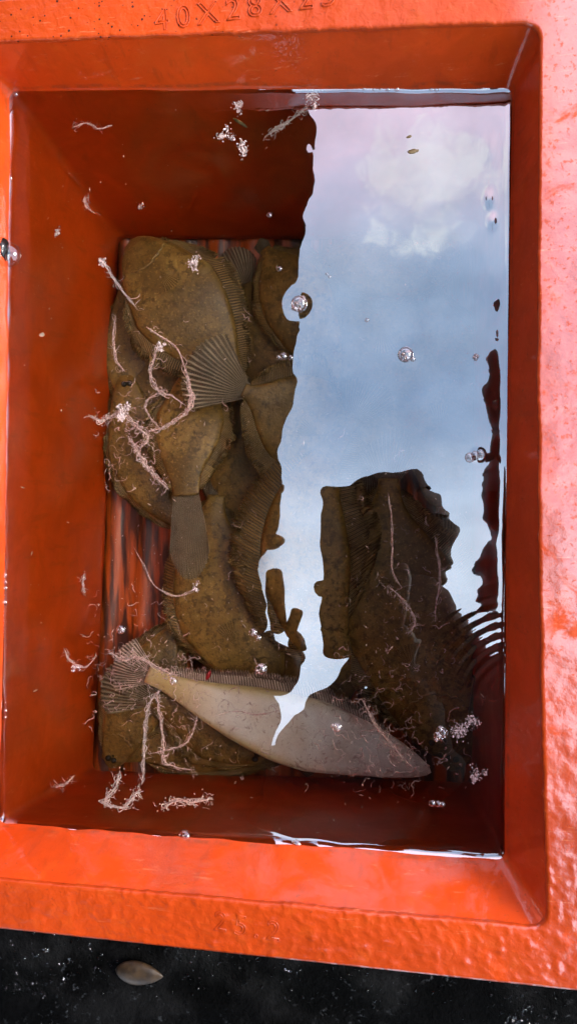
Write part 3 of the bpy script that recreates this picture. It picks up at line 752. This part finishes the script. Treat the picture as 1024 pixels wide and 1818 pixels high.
bubbles("large bubble ring with frothy middle at the left edge of the sky reflection", 531, 539, [(0, 0, 15)]+cl(9, 11, 3, 6, 1))
bubbles("dark rimmed bubble cluster in the middle of the sky reflection", 724, 629, [(-4, 0, 14)]+cl(10, 9, 3, 6, 2))
bubbles("small bubble pair left of the dark reflected pole", 847, 631, cl(4, 5, 3, 6, 3))
bubbles("bubble cluster left of the pole's thick end", 846, 808, [(-12, 4, 9), (-2, 0, 8), (8, -2, 7)])
bubbles("single white bubble on the upper orange water", 478, 381, [(0, 0, 5)])
bubbles("single white bubble over the upper right fish", 496, 477, [(0, 0, 5)])
bubbles("three pinprick bubbles in the upper sky reflection", 583, 487, [(-3, -1, 3), (2, 4, 3), (2, -14, 2)])
bubbles("lone tiny bubble in the blue of the reflection", 651, 568, [(0, 0, 4)])
bubbles("bubbles where the brown edge juts into the sky", 502, 632, [(0, 0, 7), (14, 3, 5), (-8, 2, 4)])
bubbles("big bubble above the white fish's fin", 463, 1188, [(0, 0, 11), (-8, 4, 5)])
bubbles("bubble pair on two thin stalks above the white fish", 452, 1127, [(-3, -4, 8), (6, 6, 6)])
bubbles("bubble on the yellow part of the white fish", 308, 1210, [(0, 0, 8), (-4, -5, 4)])
bubbles("bubble in the dark corner left of the lower fish", 214, 1118, [(0, 0, 9), (3, 3, 5)])
bubbles("bubble group on the white belly right of its middle", 598, 1292, [(0, 0, 9), (-7, -3, 5)])
bubbles("clear bubbles beside the foam clump by the right wall", 785, 1304, cl(8, 12, 4, 8, 7))
bubbles("dome bubble on the lower left water near the bottom waterline", 328, 1486, [(0, 0, 13), (-12, 2, 5), (20, 4, 4)])
bubbles("bubble row on the bottom water at the right", 775, 1427, [(-8, 0, 6), (2, 1, 6), (10, 2, 5)])
bubbles("bubble knot at the left end of the bottom bright waterline", 527, 1500, [(0, 0, 10), (-8, -4, 5), (7, 4, 6)])
bubbles("bubbles along the bottom waterline in its middle", 625, 1511, cl(5, 4, 3, 5, 11)+[(18, 2, 4), (34, 3, 5), (-26, -2, 4)])
bubbles("bubble chain on the left waterline high up", 17, 316, [(0, 0, 7), (-2, 10, 5)])
bubbles("bubble chain on the left waterline at mid height", 8, 1030, [(0, -8, 6), (0, 4, 6), (1, 14, 5), (0, 40, 6)])
bubbles("bubble chain on the left waterline low down", 8, 1262, [(0, 0, 6), (0, 12, 5), (0, -14, 4)])
bubbles("bubble at the top left corner of the water", 27, 166, [(0, 0, 7)])
bubbles("bubble trio on the top waterline left of its middle", 314, 148, [(-12, 0, 5), (-3, 1, 4), (6, 0, 6)])
bubbles("bubble row along the top waterline right of its middle", 684, 155, [(-38, 0, 6), (-20, 2, 5), (-8, 1, 5), (4, 2, 5), (20, 1, 6), (30, 0, 4)])
bubbles("bubble pair on the top waterline near its right end", 765, 157, [(0, 0, 5), (9, 1, 5)])
bubbles("bubbles on the left wall near the pink smear", 136, 1188, cl(6, 7, 2, 5, 14))

def fleck(name, label, cat, u, v, z, a, b, ang, m, sq=.35):
    c = P(u, v, z); k = (H-z)/F; vs = []
    for i in range(9):
        la = -math.pi/2+i/8*math.pi
        for j in range(14):
            lo = j/14*math.tau; x = math.cos(lo)*math.cos(la)*a*k; y = math.sin(lo)*math.cos(la)*b*k
            q = Vector((x, y, math.sin(la)*b*k*sq)); q *= 1+.3*noise.noise(q*900)
            q = Matrix.Rotation(R(ang), 3, 'Z') @ q; vs.append(c+q)
    o = link(name, vs, grid_faces(9, 14, True), m); tag(o, label, cat); return o
fleck("red_fleck", "small dark red fleck on the fin of the white fish", "fleck", 370, 1199, -.004, 4, 10, -20, M_RED, .5)
fleck("scale_scrap", "pale yellow fish scale lying on the left wall", "scrap", 75, 594, -.004, 6, 4, 10, M_DEBRIS)
fleck("weed_scrap", "brown weed scrap stuck high on the top wall", "scrap", 165, 89, .018, 13, 4, -35, M_BROWN, .8)
fleck("weed_scrap", "small brown weed stalk by the foam near the top", "scrap", 426, 217, -.002, 15, 3, -35, M_BROWN, .8)
fleck("weed_scrap", "brown scrap floating on the pink sky reflection", "scrap", 733, 268, 0, 10, 4, 5, M_BROWN, .5)
fleck("weed_scrap", "tiny brown scrap above the floating one on the sky reflection", "scrap", 726, 242, 0, 5, 2.5, 20, M_BROWN, .5)
fleck("dark_pebble", "black wet lump stuck to the left wall at the waterline", "pebble", 3, 442, .003, 14, 26, 0, M_DARKWET, .6)
bubbles("big clear bubble round the black lump on the left wall", 16, 452, [(0, 0, 24)])
# tiny specks: nobody could count them
rnd = random.Random(5); parts = []
for _ in range(900):
    z = -abs(rnd.gauss(0, .03))-.0005; u = rnd.uniform(30, 880); v = rnd.uniform(180, 1500)
    if rnd.random() < .6: u, v = rnd.uniform(180, 840), rnd.gauss(1080, 170)
    z = max(z, -.085); c = P(u, v, z); r = rnd.choice((.7, .9, 1.2, 1.2, 2.0))*H/F*.7
    d = Vector((rnd.gauss(0, 1), rnd.gauss(0, 1), rnd.gauss(0, .3))).normalized(); e = d.cross(Vector((0, 0, 1))).normalized()
    l = rnd.choice((1, 1, 2, 4))
    vs = [c+d*r*l, c+e*r, c-d*r*l, c-e*r, c+Vector((0, 0, r)), c-Vector((0, 0, r))]
    parts.append((vs, [(0, 1, 4), (1, 2, 4), (2, 3, 4), (3, 0, 4), (1, 0, 5), (2, 1, 5), (3, 2, 5), (0, 3, 5)]))
v_, f_ = merge(parts); o = link("suspended_specks", v_, f_, M_DEBRIS, smooth=False)
tag(o, "tiny pale specks of scale and grit drifting all through the water", "specks", kind='stuff')

rnd = random.Random(21); parts = []
for _ in range(520):
    q = rnd.random()
    if q < .12: u, v = rnd.gauss(700, 70), rnd.gauss(1160, 110)
    elif q < .35: u, v = rnd.gauss(690, 55), rnd.gauss(1340, 28)
    elif q < .6: u, v = rnd.gauss(250, 55), rnd.gauss(1190, 60)
    elif q < .8: u, v = rnd.uniform(300, 740), rnd.gauss(1270, 60)
    elif q < .92: u, v = rnd.gauss(235, 32), rnd.gauss(760, 60)
    else: u, v = rnd.uniform(180, 850), rnd.uniform(430, 1380)
    u = max(165, min(845, u)); v = max(430, min(1400, v))
    z = rnd.uniform(-.06, -.012); a = rnd.random()*math.tau; l = rnd.uniform(8, 40); c0 = P(u, v, z); pts = [c0]
    for _k in range(5):
        a += rnd.gauss(0, 1.1); pts.append(pts[-1]+Vector((math.cos(a), math.sin(a), rnd.gauss(0, .25)))*l/5*H/F)
    parts.append(tube(pts, rnd.choice((.3, .4, .5, .9))*H/F, None, '', seg=4, sub=3))
v_, f_ = merge(parts); o = link("drifting_threads", v_, f_, M_SLIME)
tag(o, "fine pinkish threads and scraps drifting over the lower fish", "threads", kind='stuff')
# ------------------------------------------------------------------ by the tub: shell, water beads
def shell():
    c = P(247, 1729, GZ+.006) if False else None
    d = CQ @ Vector(((247-512)/F, -(1729-909)/F, -1)); C = Vector((0, 0, H)); c = C+d*((GZ+.004-H)/d.z)
    vs = []; n, m = 26, 16; Ln, Wd = .019, .0085
    for i in range(n):
        s = i/(n-1); w_ = math.sin(math.pi*s**.8)**.75*Wd+1e-5
        for j in range(m):
            a = j/m*math.tau
            vs.append(c+Matrix.Rotation(R(-4), 3, 'Z') @ Vector(((s-.5)*2*Ln*.92, math.cos(a)*w_, math.sin(a)*w_*.45)))
    o = link("shell", vs, grid_faces(n, m, True), M_SHELL)
    tag(o, "small brown oval shell on the black ground below the tub", "shell")
shell()
def G(u, v, z):
    d = CQ @ Vector(((u-512)/F, -(v-909)/F, -1)); C = Vector((0, 0, H)); return C+d*((z-H)/d.z)
rnd = random.Random(9); parts = []
for _ in range(700):
    u = rnd.uniform(-10, 1030); v = rnd.gauss(1705+u*.05, 28)
    if rnd.random() < .3: v = 1762-u*.2+rnd.gauss(0, 10); 
    if rnd.random() < .15: u, v = rnd.gauss(920, 30), rnd.uniform(1760, 1818)
    z0 = GZ-.001
    c = G(u, v, z0); x, y = c.x+.02, c.y
    c.z = GZ+.004*fbm(Vector((x*14, y*14, 0)))+.0018*fbm(Vector((x*60, y*60, 3)))-.002
    parts.append(ico(c, rnd.choice((.4, .6, .6, .9, 1.3))*.001, sq=.9))
v_, f_ = merge(parts); o = link("water_beads", v_, f_, M_BEAD)
tag(o, "beads of water glinting on the wet black ground beside the tub", "water drops", kind='stuff')

# ------------------------------------------------------------------ overhead: what the water mirrors
# awning over the left half
aw = thing("awning", "dark tarpaulin awning overhead that blacks out the left of the reflection", "awning", (-2, 0, 2.3))
AZ = 2.3
ed = [(560, -900), (556, -200), (552, 60), (548, 215), (553, 300), (541, 350), (540, 395), (528, 440), (524, 500), (522, 560), (520, 610), (508, 680), (503, 740), (492, 800), (488, 860), (487, 930), (470, 975), (465, 1030), (462, 1100), (455, 1300), (450, 1800), (446, 2600)]
E3 = [M(u, v, AZ) for u, v in ed]
E3 = catmull(E3, 420)
vs = []; nb = 30
for i, e in enumerate(E3):
    e = e + Vector((.012*noise.noise(Vector((e.y*9, 0, 0)))+.006*noise.noise(Vector((e.y*30, 2, 0))), 0, 0))
    for j in range(nb):
        t = (j/(nb-1))**1.5
        sag = -.10*math.sin(math.pi*t)*(1-.5*abs(math.sin(e.y*2.2)))
        vs.append((e.x-t*4.2, e.y, AZ+.25*t*4.2*.3+sag))
o = link("canopy", vs, grid_faces(len(E3), nb), M_TARP, aw); md = o.modifiers.new("thickness", 'SOLIDIFY'); md.thickness = .004
def bar(p, q, r, seg=12, taper=1.0):
    p, q = Vector(p), Vector(q); t = (q-p).normalized(); a = t.orthogonal().normalized(); b = t.cross(a); vs = []
    for c, rr_ in ((p, r), (q, r*taper)):
        for k in range(seg):
            th = k/seg*math.tau; vs.append(c+(a*math.cos(th)+b*math.sin(th))*rr_)
    return vs, grid_faces(2, seg, True)+[tuple(range(seg)), tuple(range(seg, 2*seg))]
for y in (-3.4, 3.6):
    for x in (-.5, -4.3):
        v_, f_ = bar((x-.1, y, GZ), (x-.1, y, AZ+.02), .03); link("pole", v_, f_, M_STEEL, aw)
def box(lo, hi):
    x0, y0, z0 = lo; x1, y1, z1 = hi
    return [(x0, y0, z0), (x1, y0, z0), (x1, y1, z0), (x0, y1, z0), (x0, y0, z1), (x1, y0, z1), (x1, y1, z1), (x0, y1, z1)], [(0, 3, 2, 1), (4, 5, 6, 7), (0, 1, 5, 4), (1, 2, 6, 5), (2, 3, 7, 6), (3, 0, 4, 7)]
sh = thing("light_blocker", "dark boarded wall added behind the awning to block light from the left", "light_blocker", (-4.6, 0, GZ))  # added out of view, keeps low sky light from the left off the tub
for k in range(28):
    y = -5.6+k*.40; xx = -4.6+.006*(k % 3)
    v_, f_ = box((xx-.03, y, GZ-.03), (xx, y+.39, 3.9)); link("board", v_, f_, M_TARP, sh, smooth=False)
v_, f_ = box((-4.72, -5.65, GZ-.03), (-4.64, 5.65, 3.92)); link("blocker_back", v_, f_, M_TARP, sh, smooth=False)
def blob(pts_r, name, m, parent, sub=2):
    """one skinned surface through joints: pts_r = [(point, radius, parent index)]"""
    me = bpy.data.meshes.new(name); me.from_pydata([tuple(p) for p, r, k in pts_r], [(k, i) for i, (p, r, k) in enumerate(pts_r) if k >= 0], [])
    o = bpy.data.objects.new(name, me); COL.objects.link(o); me.materials.append(m)
    md = o.modifiers.new("skin", 'SKIN'); md.use_smooth_shade = True
    sv = me.skin_vertices[0].data
    for i, (p, r, k) in enumerate(pts_r):
        sv[i].radius = (r, r) if isinstance(r, (int, float)) else r; sv[i].use_root = (i == 0)
    s = o.modifiers.new("sub", 'SUBSURF'); s.levels = sub; s.render_levels = sub
    if parent: o.parent = parent; o.matrix_parent_inverse = parent.matrix_world.inverted()
    return o
for u, v, du in ((484, 868, 20), (476, 966, 26)):
    a = M(u-30, v, AZ-.02); b = M(u+du-2, v+2, AZ-.03)
    blob([(a, .030, -1), (b, .026, 0)], "clamp", M_STEEL, aw)

# boom with its furled net
bm = thing("boat_boom", "dark tapering boom with knobbed tip, mirrored along the right side of the water", "boom", tuple(M(893, 800, 2.4)))
a = M(882, 545, 2.4); b = M(877, 880, 2.4); vv = []
pts = [a.lerp(b, t) for t in np.linspace(0, 1, 7)]
v_, f_ = bar(a, b, .011, 14, 4.2); link("spar", v_, f_, M_STEEL, bm)
v_, f_ = ico(a, .016, sq=1.0); link("tip_knob", v_, f_, M_STEEL, bm)
for t in (.07, .17, .33, .5, .64, .78, .9):
    c = a.lerp(b, t); d = (b-a).normalized(); r = .011+(.0462-.011)*t
    v_, f_ = bar(c-d*.006, c+d*.006, r+.005); link("band", v_, f_, M_STEEL, bm)
c = M(868, 803, 2.38); d = M(836, 815, 2.36)
blob([(M(890, 790, 2.4), .018, -1), (c, .014, 0), (d, .026, 1)], "pulley_block", M_STEEL, bm)
fn = [M(877, 850, 2.42), M(878, 900, 2.42), M(880, 960, 2.42), M(880, 1040, 2.42), M(881, 1110, 2.42), M(890, 1220, 2.42), M(888, 1500, 2.42)]
cur = catmull(fn, 200); vs = []; sg = 24
for i, cc in enumerate(cur):
    e = min(1, i/8+.2)
    for k in range(sg):
        th = k/sg*math.tau; r = .048*e*(1+.15*noise.noise(Vector((cc.y*40, math.cos(th)*1.5, math.sin(th)*1.5))))
        vs.append(cc+Vector((math.cos(th)*r, 0, math.sin(th)*r)))
o = link("furled_net", vs, grid_faces(200, sg, True)+[tuple(range(sg)), tuple(range(199*sg, 200*sg))], M_STEEL, bm)

# ---- the photographer
pr = thing("person", "photographer in dark clothes crouching and holding a phone, mirrored as a silhouette", "person", (.05, -.6, GZ))
neck = M(765, 1085, .90); chest = M(800, 1290, .80); belly = Vector((.03, -.44, .52)); hip = Vector((.05, -.60, .26))
shR = M(885, 1192, .82); shL = M(590, 1390, .74)
elL = M(390, 1420, .52); wrL = M(458, 1235, .375)
elR = M(760, 1420, .50); wrR = M(712, 1215, .372)
kR = Vector((.27, -.36, .22)); kL = Vector((-.19, -.38, .22)); aR = Vector((.24, -.62, GZ+.08)); aL = Vector((-.15, -.62, GZ+.08))
blob([(hip, .17, -1), (belly, (.23, .17), 0), (chest, (.16, .12), 1), (neck, .055, 2),
      (shL, .075, 2), (elL, .050, 4), (wrL, .030, 5),
      (shR, .075, 2), (elR, .052, 7), (wrR, .032, 8),
      (Vector((.17, -.58, .22)), .10, 0), (kR, .07, 10), (aR, .045, 11), (aR+Vector((0, .16, -.04)), .035, 12),
      (Vector((-.08, -.58, .22)), .10, 0), (kL, .07, 14), (aL, .045, 15), (aL+Vector((0, .16, -.04)), .035, 16)], "clothed_body", M_CLOTH, pr)
# head: crown towards +y, face turned to the right
def head():
    top = M(694, 842, 1.06); chin = M(738, 1066, .98)
    up = (top-chin).normalized(); L_ = (top-chin).length; ctr = (top+chin)/2
    face = Vector((.93, .0, -.12)); face = (face-up*face.dot(up)).normalized(); side = up.cross(face)
    vs = []; n, m = 48, 64
    for i in range(n):
        la = -math.pi/2+i/(n-1)*math.pi; yv = math.sin(la)
        for j in range(m):
            lo = j/m*math.tau; cx, sy = math.cos(lo), math.sin(lo)
            r = math.cos(la)**.85 if math.cos(la) > 0 else 0
            fx = cx*r*.40*L_; sx_ = sy*r*.33*L_
            if yv < 0: fx *= (1-.25*(-yv)) if cx > 0 else (1-.55*(-yv)); sx_ *= (1-.42*(-yv)) 
            fr_ = max(0, cx)**10
            fx += fr_*L_*(.05*math.exp(-((yv+.12)/.17)**2) + .03*math.exp(-((yv-.18)/.08)**2) + .045*math.exp(-((yv+.46)/.05)**2)+.04*math.exp(-((yv+.58)/.05)**2) + .06*math.exp(-((yv+.84)/.12)**2) - .03*math.exp(-((yv-.04)/.05)**2))
            ey = max(0, 1-((abs(sy)-.45)/.18)**2) if cx > 0 else 0
            fx -= ey*L_*.03*math.exp(-((yv-.02)/.09)**2)
            vs.append(ctr+up*(yv*.5*L_)+face*fx+side*sx_)
    link("head", vs, [tuple(q) for q in grid_faces(n, m, True)], M_SKIN, pr)
    vs = []
    for i in range(26):
        la = -.25+i/25*(math.pi/2+.25)
        for j in range(40):
            lo = j/40*math.tau; cx, sy = math.cos(lo), math.sin(lo)
            la2 = la if cx < .35 else max(la, .35+.5*max(0, cx)*(1-i/25)) 
            r = max(0, math.cos(la2))**.85; k = 1.04+.012*noise.noise(Vector((cx*3, sy*3, la*3)))
            vs.append(ctr+up*(math.sin(la2)*.5*L_*k)+face*(cx*r*.40*L_*k)+side*(sy*r*.33*L_*k))
    link("hair", vs, grid_faces(26, 40, True), M_HAIR, pr)
    for sg_ in (-1, 1):
        c = ctr+side*(sg_*.32*L_)-up*(.03*L_); v_ = []
        for i in range(8):
            for j in range(12):
                la = -math.pi/2+i/7*math.pi; lo = j/12*math.tau
                v_.append(c+up*(math.sin(la)*.12*L_)+face*(math.cos(la)*math.cos(lo)*.07*L_)+side*(math.cos(la)*math.sin(lo)*.03*L_))
        link("ear", v_, grid_faces(8, 12, True), M_SKIN, pr)
        e = ctr+side*(sg_*.145*L_)+face*(.345*L_)+up*(.01*L_)
        v_, f_ = ico(e, .012, sq=1.0); link("eye", v_, f_, M_EYE, pr)
    blob([(ctr-up*(.42*L_)-face*(.06*L_), .05, -1), (neck, .055, 0), (chest+Vector((0, .02, .02)), .06, 1)], "neck", M_SKIN, pr)
head()
ZP = H+.006
def hand(name_pts, palm): 
    o = blob(palm, "hand", M_SKIN, pr, 2)
    for f in name_pts: blob(f, "finger", M_SKIN, o, 2)
m = lambda u, v, z=ZP: M(u, v, z)
# hand at the left, two fingers raised to the screen, the others curled
hand([
    [(m(492, 1135), .0100, -1), (m(487, 1085), .0103, 0), (m(486, 1045), .0100, 1), (m(487, 1010), .0092, 2)],
    [(m(512, 1140), .0100, -1), (m(522, 1110), .0100, 0), (m(529, 1088), .0095, 1), (m(531, 1078), .0085, 2)],
    [(m(520, 1150), .0098, -1), (m(531, 1140, ZP+.012), .0095, 0), (m(535, 1160, ZP+.02), .009, 1)],
    [(m(520, 1168), .009, -1), (m(530, 1170, ZP+.012), .0085, 0), (m(524, 1182, ZP+.02), .008, 1)],
    [(m(480, 1180), .0105, -1), (m(468, 1150), .010, 0), (m(470, 1125, ZP+.01), .009, 1)]],
    [(m(462, 1228, .375), .022, -1), (m(488, 1180), (.030, .016), 0), (m(504, 1145), (.028, .014), 1)])
# hand wrapped round the phone from the right, fingertips showing past its left edge
hand([
    [(m(712, 1030, ZP+.018), .0095, -1), (m(650, 1040, ZP+.016), .0098, 0), (m(590, 1046, ZP+.012), .0098, 1), (m(557, 1045, ZP+.002), .0100, 2)],
    [(m(712, 1075, ZP+.018), .0095, -1), (m(650, 1082, ZP+.016), .0095, 0), (m(600, 1082, ZP+.012), .0095, 1), (m(584, 1082, ZP+.006), .0090, 2)],
    [(m(712, 1110, ZP+.018), .0095, -1), (m(650, 1118, ZP+.016), .0095, 0), (m(595, 1120, ZP+.012), .0092, 1), (m(566, 1120, ZP+.002), .0090, 2)],
    [(m(705, 1150, ZP+.018), .009, -1), (m(655, 1155, ZP+.016), .0085, 0), (m(610, 1155, ZP+.012), .008, 1)],
    [(m(705, 1120, ZP+.015), .011, -1), (m(722, 1050, ZP+.006), .0105, 0), (m(712, 1000, ZP+.002), .0095, 1)]],
    [(wrR, .026, -1), (m(690, 1165, ZP+.022), (.03, .016), 0), (m(700, 1090, ZP+.022), (.034, .015), 1)])
# the phone, its lens ring round the camera
def phone():
    root = thing("phone", "black phone held level above the tub, mirrored as a dark rectangle", "phone", (0, 0, H+.01))
    cs = [Vector(xy(M(u, v, H+.004))) for u, v in ((577, 870), (699, 868), (706, 1172), (571, 1172))]
    vs = []; zs = [(0, -.0016), (.0012, 0), (.0075, 0), (.009, -.0016)]
    rg = []
    for dz, ins in zs: rg.append(ring(off4(cs, ins), H+.0045+dz, .008, (6, 10), 8))
    n = len(rg[0]); V = [p for r in rg for p in r]
    link("phone_body", V, grid_faces(4, n, True)+[tuple(range(n)), tuple(reversed(range(3*n, 4*n)))], M_PHONE, root)
    V = []
    for r, z in ((.0068, H+.0046), (.0068, H+.0012), (.0058, H+.0012), (.0055, H+.0044)):
        for k in range(32): V.append(Vector((-.004+math.cos(k/32*math.tau)*r*1.0, -.002+math.sin(k/32*math.tau)*r, z)))
    link("lens_ring", V, grid_faces(4, 32, True), M_PHONE, root)
phone()
